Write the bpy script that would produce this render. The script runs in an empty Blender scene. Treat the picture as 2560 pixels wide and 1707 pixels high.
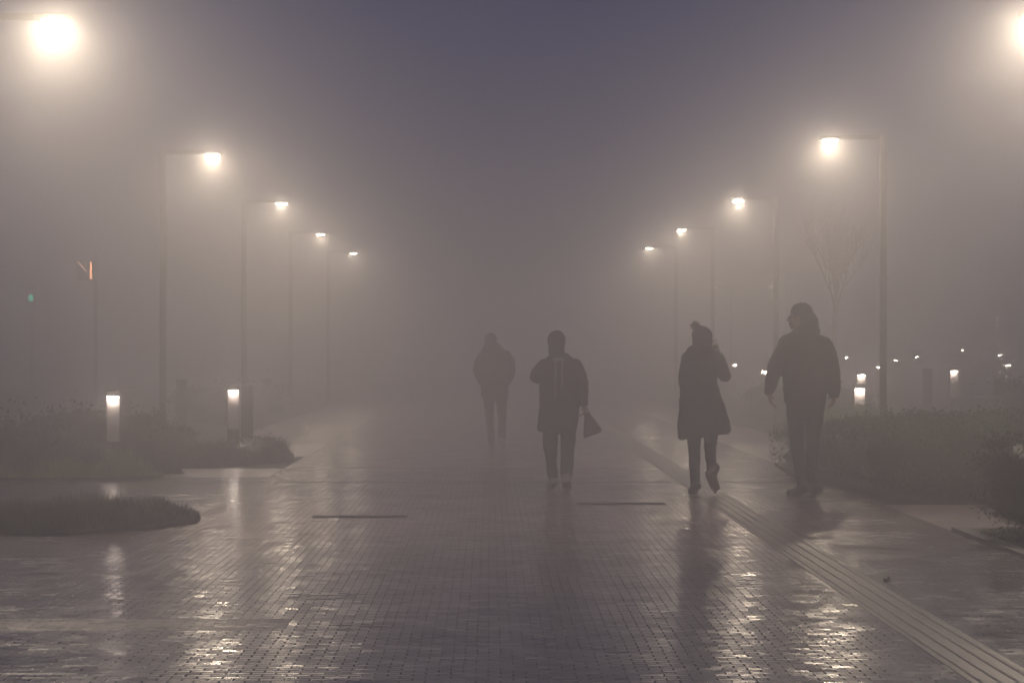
import bpy, bmesh, math, random
from mathutils import Vector, Matrix, noise
R = math.radians
random.seed(7)
scene = bpy.context.scene
col = scene.collection

# ---------------------------------------------------------------- camera, sky, exposure
cam_d = bpy.data.cameras.new('camera'); cam = bpy.data.objects.new('camera', cam_d); col.objects.link(cam)
cam_d.sensor_width = 36.0; cam_d.lens = 90.0
cam_d.clip_start = 0.1; cam_d.clip_end = 1000
cam.location = (0, 0, 1.34)
cam.rotation_euler = (R(90.0 + 0.282), 0, R(-0.492))
scene.camera = cam

world = bpy.data.worlds.new('World'); scene.world = world; world.use_nodes = True
wn = world.node_tree.nodes; wl = world.node_tree.links
bg = wn['Background']
sky = wn.new('ShaderNodeTexSky'); sky.sky_type = 'NISHITA'; sky.sun_disc = False
sky.sun_elevation = R(-4.0); sky.sun_rotation = R(150); sky.air_density = 1.0; sky.dust_density = 1.0; sky.ozone_density = 1.4
tint = wn.new('ShaderNodeMix'); tint.data_type = 'RGBA'; tint.blend_type = 'MIX'; tint.inputs[0].default_value = 0.72
tint.inputs[7].default_value = (.15, .27, 1.0, 1)      # even overcast dusk layer over the clear sky
wl.new(sky.outputs[0], tint.inputs[6]); wl.new(tint.outputs[2], bg.inputs[0])
bg.inputs[1].default_value = 0.13

scene.view_settings.view_transform = 'Standard'
scene.view_settings.look = 'None'
scene.view_settings.exposure = 0.0
scene.view_settings.gamma = 1.0
cy = scene.cycles
cy.volume_bounces = 2
cy.max_bounces = 6; cy.diffuse_bounces = 2; cy.glossy_bounces = 2
cy.sample_clamp_indirect = 4.0
cy.use_denoising = True
LAMP_W = 66.0
AREA_W = 146.0
BOLL_W = 5.0
HAZE = 0.042
WARM = (1.0, 0.812, 0.60)

# ---------------------------------------------------------------- helpers
class MB:
    def __init__(s): s.v = []; s.f = []
    def add(s, vs, fs):
        n = len(s.v); s.v += [tuple(p) for p in vs]; s.f += [tuple(i + n for i in f) for f in fs]
    def box(s, x0, x1, y0, y1, z0, z1, M=None):
        vs = [Vector((x, y, z)) for z in (z0, z1) for y in (y0, y1) for x in (x0, x1)]
        if M: vs = [M @ p for p in vs]
        s.add(vs, [(0,2,3,1),(4,5,7,6),(0,1,5,4),(2,6,7,3),(0,4,6,2),(1,3,7,5)])
    def bevbox(s, x0, x1, y0, y1, z0, z1, b=0.006):
        bm = bmesh.new(); bmesh.ops.create_cube(bm, size=1)
        for v in bm.verts:
            v.co = Vector(((x0+x1)/2 + v.co.x*(x1-x0), (y0+y1)/2 + v.co.y*(y1-y0), (z0+z1)/2 + v.co.z*(z1-z0)))
        bmesh.ops.bevel(bm, geom=bm.edges[:], offset=b, segments=2, affect='EDGES', profile=0.5)
        s.add([v.co for v in bm.verts], [[v.index for v in f.verts] for f in bm.faces]) if not bm.verts.index_update() else None
        bm.free()
    def loft(s, rings, n=20, caps=True):
        """rings: list of (center, ax, ay): ellipse spanned by vectors ax, ay"""
        vs = []
        for c, ax, ay in rings:
            for i in range(n):
                a = 2*math.pi*i/n
                vs.append(Vector(c) + Vector(ax)*math.cos(a) + Vector(ay)*math.sin(a))
        fs = []
        for k in range(len(rings)-1):
            for i in range(n):
                j = (i+1) % n
                fs.append((k*n+i, k*n+j, (k+1)*n+j, (k+1)*n+i))
        if caps:
            fs.append(tuple(range(n-1, -1, -1))); m = (len(rings)-1)*n
            fs.append(tuple(m+i for i in range(n)))
        s.add(vs, fs)
    def limb(s, p0, r0, p1, r1, n=14):
        p0 = Vector(p0); p1 = Vector(p1); d = p1-p0; L = d.length or 1e-4; d = d/L
        u = d.orthogonal().normalized(); w = d.cross(u)
        rg = []
        for t in (-0.97, -0.8, -0.5, 0): rg.append((p0 + d*r0*t, u*r0*math.sqrt(1-t*t), w*r0*math.sqrt(1-t*t)))
        for t in (0, 0.5, 0.8, 0.97): rg.append((p1 + d*r1*t, u*r1*math.sqrt(1-t*t), w*r1*math.sqrt(1-t*t)))
        s.loft(rg, n)
    def chain(s, pts):
        for a, b in zip(pts, pts[1:]): s.limb(a[0], a[1], b[0], b[1])
    def ell(s, c, r, M=None, n=20, m=12):
        c = Vector(c); rg = []
        for k in range(m+1):
            t = -math.pi/2 + math.pi*min(max(k/m, .012), .988)
            cc = Vector((0, 0, r[2]*math.sin(t))); ax = Vector((r[0]*math.cos(t), 0, 0)); ay = Vector((0, r[1]*math.cos(t), 0))
            if M: cc = M @ cc; ax = M @ ax; ay = M @ ay
            rg.append((c+cc, ax, ay))
        s.loft(rg, n)
    def tube(s, pts, n=6):
        """open chain with per-point radii, one skin"""
        rg = []
        for i, (p, r) in enumerate(pts):
            p = Vector(p)
            a = Vector(pts[max(i-1, 0)][0]); b = Vector(pts[min(i+1, len(pts)-1)][0])
            d = (b-a).normalized(); u = d.cross(Vector((0.13, 0.99, 0.05))).normalized(); w = d.cross(u)
            rg.append((p, u*r, w*r))
        s.loft(rg, n)
    def build(s, name, mat, parent=None, smooth=False):
        me = bpy.data.meshes.new(name); me.from_pydata(s.v, [], s.f); me.update()
        if smooth:
            for p in me.polygons: p.use_smooth = True
        o = bpy.data.objects.new(name, me); me.materials.append(mat); col.objects.link(o)
        if parent: o.parent = parent
        return o

def fuse(o, voxel, wrinkle=0.0, scale=6.0, smooth_it=4, stretch=(1, 1, .6)):
    """voxel union of overlapping closed shapes into one continuous skin"""
    m = o.modifiers.new('r', 'REMESH'); m.mode = 'VOXEL'; m.voxel_size = voxel; m.use_smooth_shade = True
    if smooth_it:
        q = o.modifiers.new('s', 'SMOOTH'); q.factor = 0.5; q.iterations = smooth_it
    dg = bpy.context.evaluated_depsgraph_get(); dg.update()
    me = bpy.data.meshes.new_from_object(o.evaluated_get(dg)); me.name = o.name
    mats = list(o.data.materials); old = o.data; o.modifiers.clear(); o.data = me
    if old.users == 0: bpy.data.meshes.remove(old)
    if not me.materials:
        for k in mats: me.materials.append(k)
    if wrinkle:
        ns = [v.normal.copy() for v in me.vertices]
        for v, nn in zip(me.vertices, ns):
            p = Vector((v.co.x*stretch[0], v.co.y*stretch[1], v.co.z*stretch[2]))*scale
            v.co += nn*wrinkle*(noise.noise(p) + .5*noise.noise(p*2.3) + .35*noise.noise(p*5.1))
    for p in me.polygons: p.use_smooth = True
    me.update()
    return o

def empty(name, loc=(0, 0, 0), rz=0):
    o = bpy.data.objects.new(name, None); col.objects.link(o); o.location = loc; o.rotation_euler = (0, 0, rz)
    o.empty_display_size = .2
    return o
def tag(o, label=None, cat=None, group=None, kind=None):
    if label: o['label'] = label
    if cat: o['category'] = cat
    if group: o['group'] = group
    if kind: o['kind'] = kind
    return o
def copy_tree(o, parent=None):
    c = o.copy(); col.objects.link(c); c.parent = parent
    for ch in list(o.children): copy_tree(ch, c)
    return c
def px(x, y, z):
    return ((x, y, z))

# ---------------------------------------------------------------- materials
def mat(name, color, rough=.6, metal=0.0, spec=.5, noise_amt=.25, nscale=8.0, bump=0.0, bscale=60.0):
    m = bpy.data.materials.new(name); m.use_nodes = True
    n = m.node_tree.nodes; l = m.node_tree.links; b = n['Principled BSDF']
    b.inputs['Roughness'].default_value = rough; b.inputs['Metallic'].default_value = metal
    b.inputs['Specular IOR Level'].default_value = spec
    tc = n.new('ShaderNodeTexCoord'); nz = n.new('ShaderNodeTexNoise'); nz.inputs['Scale'].default_value = nscale
    nz.inputs['Detail'].default_value = 5
    l.new(tc.outputs['Object'], nz.inputs['Vector'])
    r = n.new('ShaderNodeValToRGB')
    a = [c*(1-noise_amt) for c in color]; z = [min(1, c*(1+noise_amt)) for c in color]
    r.color_ramp.elements[0].position = .3; r.color_ramp.elements[0].color = (*a, 1)
    r.color_ramp.elements[1].position = .7; r.color_ramp.elements[1].color = (*z, 1)
    l.new(nz.outputs['Fac'], r.inputs[0]); l.new(r.outputs[0], b.inputs['Base Color'])
    if bump:
        n2 = n.new('ShaderNodeTexNoise'); n2.inputs['Scale'].default_value = bscale; n2.inputs['Detail'].default_value = 4
        l.new(tc.outputs['Object'], n2.inputs['Vector'])
        bu = n.new('ShaderNodeBump'); bu.inputs['Strength'].default_value = bump; bu.inputs['Distance'].default_value = .01
        l.new(n2.outputs['Fac'], bu.inputs['Height']); l.new(bu.outputs[0], b.inputs['Normal'])
    return m
def emit(name, color, strength):
    m = bpy.data.materials.new(name); m.use_nodes = True
    n = m.node_tree.nodes; b = n['Principled BSDF']
    b.inputs['Base Color'].default_value = (.8, .8, .8, 1)
    b.inputs['Emission Color'].default_value = (*color, 1); b.inputs['Emission Strength'].default_value = strength
    m.cycles.emission_sampling = 'NONE'
    return m

def brick_mat(name, dark, light, bw=.104, bh=.056, mortar=.0045, rough=(.24, .42), tilt=.028, joint=(.04,.032,.03), seed=0.0, grain=.22, gscale=60):
    m = bpy.data.materials.new(name); m.use_nodes = True
    n = m.node_tree.nodes; l = m.node_tree.links; b = n['Principled BSDF']
    tc = n.new('ShaderNodeTexCoord')
    mp = n.new('ShaderNodeMapping'); mp.inputs['Location'].default_value = (seed, seed*.7, 0)
    l.new(tc.outputs['Object'], mp.inputs[0])
    wob = n.new('ShaderNodeTexNoise'); wob.inputs['Scale'].default_value = 1.7; wob.inputs['Detail'].default_value = 3
    l.new(mp.outputs[0], wob.inputs['Vector'])
    wv = n.new('ShaderNodeVectorMath'); wv.operation = 'MULTIPLY_ADD'
    wv.inputs[1].default_value = (.014, .014, 0)
    l.new(wob.outputs['Color'], wv.inputs[0]); l.new(mp.outputs[0], wv.inputs[2])
    br = n.new('ShaderNodeTexBrick'); br.offset = .5; br.offset_frequency = 2; br.squash = 1.0
    br.inputs['Color1'].default_value = (0, 0, 0, 1); br.inputs['Color2'].default_value = (1, 1, 1, 1)
    br.inputs['Mortar'].default_value = (.5, .5, .5, 1)
    br.inputs['Scale'].default_value = 1.0; br.inputs['Mortar Size'].default_value = mortar; br.inputs['Mortar Smooth'].default_value = .35
    br.inputs['Brick Width'].default_value = bw; br.inputs['Row Height'].default_value = bh; br.inputs['Bias'].default_value = 0
    l.new(wv.outputs[0], br.inputs['Vector'])
    jn = n.new('ShaderNodeTexNoise'); jn.inputs['Scale'].default_value = 4.3; jn.inputs['Detail'].default_value = 5
    l.new(mp.outputs[0], jn.inputs['Vector'])
    jr = n.new('ShaderNodeMapRange'); jr.inputs[1].default_value = .38; jr.inputs[2].default_value = .62; jr.inputs[3].default_value = .25
    l.new(jn.outputs['Fac'], jr.inputs[0])
    jf = n.new('ShaderNodeMath'); jf.operation = 'MULTIPLY'
    l.new(br.outputs['Fac'], jf.inputs[0]); l.new(jr.outputs[0], jf.inputs[1])
    # colour: per brick and large patches
    rmp = n.new('ShaderNodeValToRGB'); rmp.color_ramp.elements[0].color = (*dark, 1); rmp.color_ramp.elements[1].color = (*light, 1)
    big = n.new('ShaderNodeTexNoise'); big.inputs['Scale'].default_value = .55; big.inputs['Detail'].default_value = 6
    l.new(mp.outputs[0], big.inputs['Vector'])
    mixv = n.new('ShaderNodeMath'); mixv.operation = 'MULTIPLY_ADD'; mixv.inputs[1].default_value = .5
    l.new(br.outputs['Color'], mixv.inputs[0]); 
    half = n.new('ShaderNodeMath'); half.operation = 'MULTIPLY'; half.inputs[1].default_value = .5
    l.new(big.outputs['Fac'], half.inputs[0]); l.new(half.outputs[0], mixv.inputs[2]); l.new(mixv.outputs[0], rmp.inputs[0])
    mc = n.new('ShaderNodeMix'); mc.data_type = 'RGBA'
    mc.inputs[7].default_value = (*joint, 1)
    l.new(jf.outputs[0], mc.inputs[0]); l.new(rmp.outputs[0], mc.inputs[6]); l.new(mc.outputs[2], b.inputs['Base Color'])
    # wetness
    wet = n.new('ShaderNodeTexNoise'); wet.inputs['Scale'].default_value = 1.3; wet.inputs['Detail'].default_value = 7
    l.new(mp.outputs[0], wet.inputs['Vector'])
    wn_ = n.new('ShaderNodeTexWhiteNoise'); wn_.noise_dimensions = '1D'
    sc = n.new('ShaderNodeMath'); sc.operation = 'MULTIPLY'; sc.inputs[1].default_value = 917.0
    l.new(br.outputs['Color'], sc.inputs[0]); l.new(sc.outputs[0], wn_.inputs['W'])
    ad = n.new('ShaderNodeMath'); ad.operation = 'MULTIPLY_ADD'; ad.inputs[1].default_value = .3
    l.new(wn_.outputs['Value'], ad.inputs[0]); l.new(wet.outputs['Fac'], ad.inputs[2])
    mr = n.new('ShaderNodeMapRange'); mr.inputs[1].default_value = .45; mr.inputs[2].default_value = .9
    mr.inputs[3].default_value = rough[0]; mr.inputs[4].default_value = rough[1]
    l.new(ad.outputs[0], mr.inputs[0])
    rj = n.new('ShaderNodeMix'); rj.data_type = 'FLOAT'; rj.inputs[3].default_value = .8
    l.new(jf.outputs[0], rj.inputs[0]); l.new(mr.outputs[0], rj.inputs[2]); l.new(rj.outputs[0], b.inputs['Roughness'])
    sj = n.new('ShaderNodeMapRange'); sj.inputs[3].default_value = .8; sj.inputs[4].default_value = .08
    l.new(jf.outputs[0], sj.inputs[0]); l.new(sj.outputs[0], b.inputs['Specular IOR Level'])
    # per-brick tilt + pimply surface + joints
    sub = n.new('ShaderNodeVectorMath'); sub.operation = 'SUBTRACT'; sub.inputs[1].default_value = (.5, .5, .5)
    l.new(wn_.outputs['Color'], sub.inputs[0])
    sm = n.new('ShaderNodeVectorMath'); sm.operation = 'MULTIPLY'; sm.inputs[1].default_value = (tilt*2, tilt*2, 0)
    l.new(sub.outputs[0], sm.inputs[0])
    fine = n.new('ShaderNodeTexNoise'); fine.inputs['Scale'].default_value = gscale; fine.inputs['Detail'].default_value = 3
    l.new(tc.outputs['Object'], fine.inputs['Vector'])
    fm = n.new('ShaderNodeMath'); fm.operation = 'MULTIPLY'; fm.inputs[1].default_value = grain*2
    l.new(fine.outputs['Fac'], fm.inputs[0])
    hh = n.new('ShaderNodeMath'); hh.operation = 'SUBTRACT'
    l.new(fm.outputs[0], hh.inputs[0]); l.new(jf.outputs[0], hh.inputs[1])
    bu = n.new('ShaderNodeBump'); bu.inputs['Strength'].default_value = .55; bu.inputs['Distance'].default_value = .004
    l.new(hh.outputs[0], bu.inputs['Height'])
    av = n.new('ShaderNodeVectorMath'); av.operation = 'ADD'; l.new(bu.outputs[0], av.inputs[0]); l.new(sm.outputs[0], av.inputs[1])
    nv = n.new('ShaderNodeVectorMath'); nv.operation = 'NORMALIZE'; l.new(av.outputs[0], nv.inputs[0]); l.new(nv.outputs[0], b.inputs['Normal'])
    return m

M = {}
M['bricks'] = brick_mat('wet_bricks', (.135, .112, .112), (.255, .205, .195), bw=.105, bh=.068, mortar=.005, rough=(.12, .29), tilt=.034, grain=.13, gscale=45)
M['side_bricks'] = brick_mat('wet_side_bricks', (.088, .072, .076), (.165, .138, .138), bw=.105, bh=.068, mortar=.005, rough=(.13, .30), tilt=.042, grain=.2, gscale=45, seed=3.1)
M['band'] = brick_mat('band_bricks', (.24, .165, .11), (.33, .23, .155), bw=.105, bh=.068, rough=(.25, .38), tilt=.02, joint=(.08,.06,.05), seed=5.3)
M['slab'] = brick_mat('smooth_slabs', (.15, .125, .115), (.20, .165, .15), bw=.6, bh=.3, mortar=.004, rough=(.30, .42), tilt=.008, joint=(.06,.05,.045), seed=9.2)
M['tactile'] = mat('tactile_concrete', (.085, .072, .06), .32, noise_amt=.45, nscale=9, bump=.3, bscale=70)
M['kerb'] = mat('kerb_concrete', (.12, .11, .10), .45, noise_amt=.2, nscale=9, bump=.4)
M['soil'] = mat('soil', (.03, .026, .02), .9, spec=.15, noise_amt=.4, nscale=12, bump=.8, bscale=25)
M['turf'] = mat('turf', (.035, .05, .02), .8, spec=.2, noise_amt=.4, nscale=10, bump=1.0, bscale=30)
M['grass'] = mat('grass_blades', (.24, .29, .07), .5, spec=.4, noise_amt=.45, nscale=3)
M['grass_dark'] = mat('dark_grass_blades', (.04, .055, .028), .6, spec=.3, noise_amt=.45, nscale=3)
M['leaf'] = mat('glossy_leaves', (.05, .075, .022), .38, spec=.5, noise_amt=.45, nscale=4)
M['leaf_dark'] = mat('dark_leaves', (.035, .05, .022), .5, spec=.35, noise_amt=.45, nscale=4)
M['twig'] = mat('bark', (.035, .03, .025), .8, spec=.2, noise_amt=.3, nscale=30, bump=.5)
M['metal'] = mat('dark_painted_steel', (.022, .020, .019), .65, spec=.25, noise_amt=.15, nscale=6)
M['panel'] = mat('light_panel', (.50, .47, .44), .5, noise_amt=.08, nscale=6)
M['lens'] = emit('lamp_lens', (1.0, .88, .74), 70.0)
M['slot'] = emit('bollard_lens', (1.0, .84, .74), 42.0)
M['slot_far'] = emit('far_bollard_lens', (1.0, .82, .64), 380.0)
M['orange'] = emit('orange_light', (1.0, .42, .20), 15)
M['green'] = emit('green_light', (.08, .9, .55), 9.0)
M['drain'] = mat('cast_iron', (.075, .068, .064), .6, metal=.5, noise_amt=.3)
M['coat_black'] = mat('black_coat', (.018, .017, .017), .75, spec=.25, noise_amt=.3, nscale=5, bump=.3, bscale=30)
M['coat_brown'] = mat('dark_brown_coat', (.026, .021, .019), .8, spec=.2, noise_amt=.3, nscale=5, bump=.3, bscale=30)
M['jacket'] = mat('dark_jacket', (.024, .023, .021), .7, spec=.3, noise_amt=.3, nscale=5, bump=.3, bscale=25)
M['jeans'] = mat('dark_jeans', (.022, .023, .028), .85, spec=.2, noise_amt=.3, nscale=20)
M['shoe_dark'] = mat('dark_shoes', (.02, .018, .017), .5)
M['shoe_tan'] = mat('tan_boots', (.09, .055, .035), .6)
M['shoe_light'] = mat('light_shoes', (.26, .23, .22), .6)
M['skin'] = mat('skin', (.28, .17, .12), .5, noise_amt=.08, nscale=20)
M['hair'] = mat('dark_hair', (.02, .015, .012), .6, bump=.8, bscale=120)
M['hat'] = mat('knit_hat', (.045, .03, .03), .9, spec=.1, bump=.8, bscale=90)
M['scarf'] = mat('light_scarf', (.20, .17, .16), .85, bump=.5)
M['bag'] = mat('dark_bag', (.05, .038, .038), .6)
M['glass'] = mat('glasses', (.02, .02, .02), .2)
M['stone'] = mat('dark_block', (.05, .05, .052), .7)
M['leaf_dead'] = mat('dead_leaf', (.05, .03, .015), .6)

# ---------------------------------------------------------------- ground and paving
def hill(x, y):
    if x < 4.8: return 0.0
    k = min(1, (x-4.8)/1.5)
    h = .012*min(max(0, y-36), 14)
    if y > 80: h += .03*min(y-80, 40)
    return h*k
def grid(name, x0, x1, y0, y1, z, m, nx=1, ny=1, f=None):
    b = MB(); vs = []; fs = []
    for j in range(ny+1):
        for i in range(nx+1):
            x = x0+(x1-x0)*i/nx; y = y0+(y1-y0)*j/ny
            vs.append((x, y, z+(f(x, y) if f else 0)))
    for j in range(ny):
        for i in range(nx):
            a = j*(nx+1)+i; fs.append((a, a+1, a+nx+2, a+nx+1))
    b.add(vs, fs)
    return b.build(name, m, smooth=bool(f))
tag(grid('ground', -95, 95, -8, 215, -0.012, M['turf'], 190, 110, lambda x, y: hill(x, y)), kind='structure')
tag(grid('plaza_pavement', -2.42, 1.965, -6, 12.45, 0, M['bricks']), kind='structure')
tag(grid('plaza_pavement', -2.42, 1.965, 13.0, 30.3, 0, M['bricks']), kind='structure')
tag(grid('plaza_pavement', -2.42, 1.965, 30.6, 120, 0, M['bricks']), kind='structure')
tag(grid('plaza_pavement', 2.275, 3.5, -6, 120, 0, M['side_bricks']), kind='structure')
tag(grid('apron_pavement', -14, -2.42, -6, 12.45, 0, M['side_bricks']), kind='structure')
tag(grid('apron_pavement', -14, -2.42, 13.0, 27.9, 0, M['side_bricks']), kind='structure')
tag(grid('side_path', -14, -2.42, 27.9, 30.0, 0, M['slab']), kind='structure')
tag(grid('side_path', -4.15, -2.42, 33.5, 120, 0, M['slab']), kind='structure')
tag(grid('branch_path', 3.5, 14, 19.5, 22.75, 0, M['slab']), kind='structure')
tag(grid('side_path', 3.5, 4.7, 31.5, 120, 0, M['slab']), kind='structure')
tag(grid('paving_band', -14, -1.0, 12.45, 13.0, 0, M['band']), kind='structure')
tag(grid('plaza_pavement', -1.0, 1.965, 12.45, 13.0, 0, M['bricks']), kind='structure')
tag(grid('paving_band', -2.42, 1.965, 30.3, 30.6, 0, M['band']), kind='structure')
# expansion joint across the plaza
b = MB(); b.box(-14, 1.965, 26.78, 26.86, .0005, .004); b.box(2.275, 3.6, 26.78, 26.86, .0005, .004)
tag(b.build('expansion_joint', M['drain']), kind='structure')

# tactile guide strip: ribbed tiles
b = MB()
b.box(1.966, 2.274, -6, 75, -.01, .003)
y = 6.0
while y < 60:
    for k in range(4):
        xc = 2.008 + .0745*k
        b.loft([((xc, y+.008, .003), (.009, 0, 0), (0, .0, .001)), ((xc, y+.016, .003), (.011, 0, 0), (0, 0, .0038)),
                ((xc, y+.284, .003), (.011, 0, 0), (0, 0, .0038)), ((xc, y+.292, .003), (.009, 0, 0), (0, 0, .001))], 8)
    y += .3
tag(b.build('tactile_strip', M['tactile']), 'ribbed tactile guide strip running along the brick plaza', 'guide strip', kind='structure')

def kerb(name, pts, w=.1, h=.05):
    b = MB()
    for (x0, y0), (x1, y1) in zip(pts, pts[1:]):
        if abs(x1-x0) < 1e-6: b.box(x0, x0+w, min(y0, y1), max(y0, y1), -.01, h)
        else: b.box(min(x0, x1)+w, max(x0, x1), y0, y0+w, -.01, h-.002)
    return tag(b.build(name, M['kerb']), kind='structure')
kerb('kerb', [(3.5, 5), (3.5, 19.4)], h=.03)
kerb('kerb', [(3.5, 19.3), (14, 19.3)], h=.028)

def bed_outline(pts, zz, m, name='planting_bed'):
    b = MB(); n = len(pts)
    b.add([(x, y, zz) for x, y in pts] + [(x, y, -.01) for x, y in pts],
          [tuple(range(n))] + [(i, (i+1) % n, n+(i+1) % n, n+i) for i in range(n)])
    return tag(b.build(name, m), kind='structure')
bedA = [(-9, 18.8), (-3.1, 18.9), (-2.62, 19.5), (-2.32, 20.3), (-2.36, 20.9), (-2.7, 21.5), (-9, 21.6)]
bedB = [(-12, 27.2), (-3.9, 27.2), (-3.55, 27.6), (-3.55, 27.95), (-12, 28.0)]
bedB2 = [(-12, 30.0), (-5.0, 30.0), (-5.0, 60), (-12, 60)]
bedC = [(-4.9, 28.0), (-3.35, 28.2), (-3.8, 29.95), (-4.9, 30)]
bedD = [(-4.6, 30.1), (-3.2, 30.3), (-2.6, 31.8), (-2.5, 32.7), (-2.7, 33.6), (-4.6, 34.6)]
bed_outline(bedA, .03, M['soil']); bed_outline(bedB, .03, M['soil'])
bed_outline(bedD, .03, M['soil']); 
bed_outline([(3.6, 22.9), (14, 22.9), (14, 31), (3.45, 31), (3.3, 28)], .03, M['soil'])
bed_outline([(3.6, 5), (14, 5), (14, 19.3), (3.6, 19.3)], .025, M['turf'], 'lawn')

# ---------------------------------------------------------------- plants
def inside(p, poly):
    x, y = p; c = False; n = len(poly)
    for i in range(n):
        x0, y0 = poly[i]; x1, y1 = poly[(i+1) % n]
        if (y0 > y) != (y1 > y) and x < (x1-x0)*(y-y0)/(y1-y0)+x0: c = not c
    return c
def grass_bed(poly, n, h, m, label, lean=.35, w=.006, hf=None, rnd=None):
    rnd = rnd or random.Random(n)
    b = MB(); vs = []; fs = []
    xs = [p[0] for p in poly]; ys = [p[1] for p in poly]
    k = 0
    while k < n:
        x = rnd.uniform(min(xs), max(xs)); y = rnd.uniform(min(ys), max(ys))
        if not inside((x, y), poly): continue
        k += 1
        edge = sum(0 if inside((x+ex, y+ey), poly) else 1 for ex, ey in ((.16, 0), (-.16, 0), (0, .16), (0, -.16), (.11, .11), (.11, -.11)))
        if edge and rnd.random() < .14*edge: continue
        cl = .55+.75*abs(noise.noise(Vector((x*1.9, y*1.9, 3.7))))+.35*noise.noise(Vector((x*6, y*6, 1)))
        hh = h*cl*rnd.uniform(.65, 1.25)*(1-.14*edge)
        a = rnd.uniform(0, 6.283); d = rnd.uniform(.1, 1)*lean*hh*1.6
        dx, dy = math.cos(a), math.sin(a); ww = w*rnd.uniform(.7, 1.6)
        q = len(vs)
        vs += [(x-dy*ww, y+dx*ww, 0.02), (x+dy*ww, y-dx*ww, 0.02),
               (x+dx*d*.4+dy*ww*.8, y+dy*d*.4-dx*ww*.8, hh*.62), (x+dx*d*.4-dy*ww*.8, y+dy*d*.4+dx*ww*.8, hh*.62),
               (x+dx*d, y+dy*d, hh)]
        fs += [(q, q+1, q+2, q+3), (q+3, q+2, q+4)]
    b.add(vs, fs); o = b.build('ground_cover', m)
    return tag(o, label, 'ground cover', kind='stuff')
grass_bed(bedA, 42000, .19, M['grass_dark'], 'dark low tufts of grass in the nearest bed on the left of the plaza')
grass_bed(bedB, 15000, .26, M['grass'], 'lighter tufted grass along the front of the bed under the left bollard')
grass_bed(bedC, 16000, .2, M['grass_dark'], 'dark low ground cover beside the pale side path on the left')
grass_bed(bedD, 30000, .19, M['grass_dark'], 'low mounded tufts round the foot of the paired bollards on the left')
grass_bed([(3.62, 14), (6, 14), (6, 19.25), (3.62, 19.25)], 22000, .06, M['grass_dark'], 'short dark grass edge along the kerb at the lower right', lean=.6)

def leaf_at(vs, fs, p, nrm, s, rnd):
    d = Vector((rnd.gauss(0, 1), rnd.gauss(0, 1), rnd.gauss(.3, 1))).normalized()
    nn = (nrm + Vector((rnd.gauss(0, .6), rnd.gauss(0, .6), rnd.gauss(0, .6)))).normalized()
    u = (d - nn*d.dot(nn))
    if u.length < 1e-3: return
    u.normalize(); w = nn.cross(u); q = len(vs)
    vs += [p, p+u*s*.5+w*s*.28+nn*s*.06, p+u*s, p+u*s*.5-w*s*.28+nn*s*.06]; fs.append((q, q+1, q+2, q+3))
def shrub(name, loc, size, n, m, leaf, label, cat, seed, group=None, square=2.6, sparse=0.0, stems=0, core=True, bumpy=.22, spray=.1):
    """size: half extents x, y and full height; superellipsoid mass of leaves over a dark twig core, stems at the foot"""
    rnd = random.Random(seed); root = empty(name, loc); tag(root, label, cat, group)
    a, bb, H = size; vs = []; fs = []; off = Vector((seed*3.1, seed*1.7, 0))
    def surf(th, ph):
        def sg(v, e): return math.copysign(abs(v)**e, v)
        e = 2/square
        x = sg(math.cos(ph), e)*sg(math.cos(th), e); y_ = sg(math.cos(ph), e)*sg(math.sin(th), e); z = sg(math.sin(ph), e)
        p = Vector((x*a, y_*bb, H*.52 + z*H*.48))
        k = 1 + bumpy*noise.noise(p*1.8+off) + bumpy*.6*noise.noise(p*5+off)
        return Vector((x*a*k, y_*bb*k, .04 + (p.z-.04)*k))
    for i in range(n):
        # sample proportionally to a box surface then project
        if rnd.random() < (a*bb)/(a*bb+(a+bb)*H*.6):
            x = rnd.uniform(-1, 1); y_ = rnd.uniform(-1, 1); th = math.atan2(y_*1.0, x*1.0); ph = rnd.uniform(.25, 1.57)
            ph = math.acos(min(1, max(abs(x), abs(y_)))**.9) if rnd.random() < .9 else ph
            ph = max(ph, .05)
        else:
            s = rnd.uniform(-1, 1)
            if rnd.random() < a/(a+bb): th = math.atan2(math.copysign(1, rnd.random()-.5), s)
            else: th = math.atan2(s, math.copysign(1, rnd.random()-.5))
            ph = rnd.uniform(-1.2, .9)
        p = surf(th, ph)
        nrm = Vector((p.x/a, p.y/bb, (p.z-H*.5)/(H*.5)*.8)).normalized()
        c = noise.noise(p*3+off*2)
        if c < -.25 + sparse and rnd.random() < .6: continue
        p = p + nrm*(rnd.gauss(-.02, .03) + (abs(rnd.gauss(0, spray)) if rnd.random() < .12 else 0))
        if p.z < .02: continue
        leaf_at(vs, fs, p, nrm, leaf*rnd.uniform(.6, 1.35), rnd)
    b = MB(); b.add(vs, fs); b.build('foliage', m, root)
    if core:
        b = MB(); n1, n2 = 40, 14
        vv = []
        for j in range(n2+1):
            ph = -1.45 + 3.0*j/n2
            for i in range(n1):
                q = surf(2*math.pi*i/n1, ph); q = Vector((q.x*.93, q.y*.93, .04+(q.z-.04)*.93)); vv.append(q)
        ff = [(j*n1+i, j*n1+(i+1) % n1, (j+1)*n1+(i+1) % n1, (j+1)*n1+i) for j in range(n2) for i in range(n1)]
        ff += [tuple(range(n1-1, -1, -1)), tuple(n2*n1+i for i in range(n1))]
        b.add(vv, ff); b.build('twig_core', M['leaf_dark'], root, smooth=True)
    if stems:
        for i in range(stems):
            b = MB(); x = rnd.uniform(-.8, .8)*a; y_ = rnd.uniform(-.8, .8)*bb
            b.tube([((x*.8, y_*.8, 0), .008), ((x*.9+rnd.uniform(-.03, .03), y_*.9, H*.25), .007), ((x, y_, H*.55), .005)], 5)
            b.build('stem', M['twig'], root)
    return root

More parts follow.
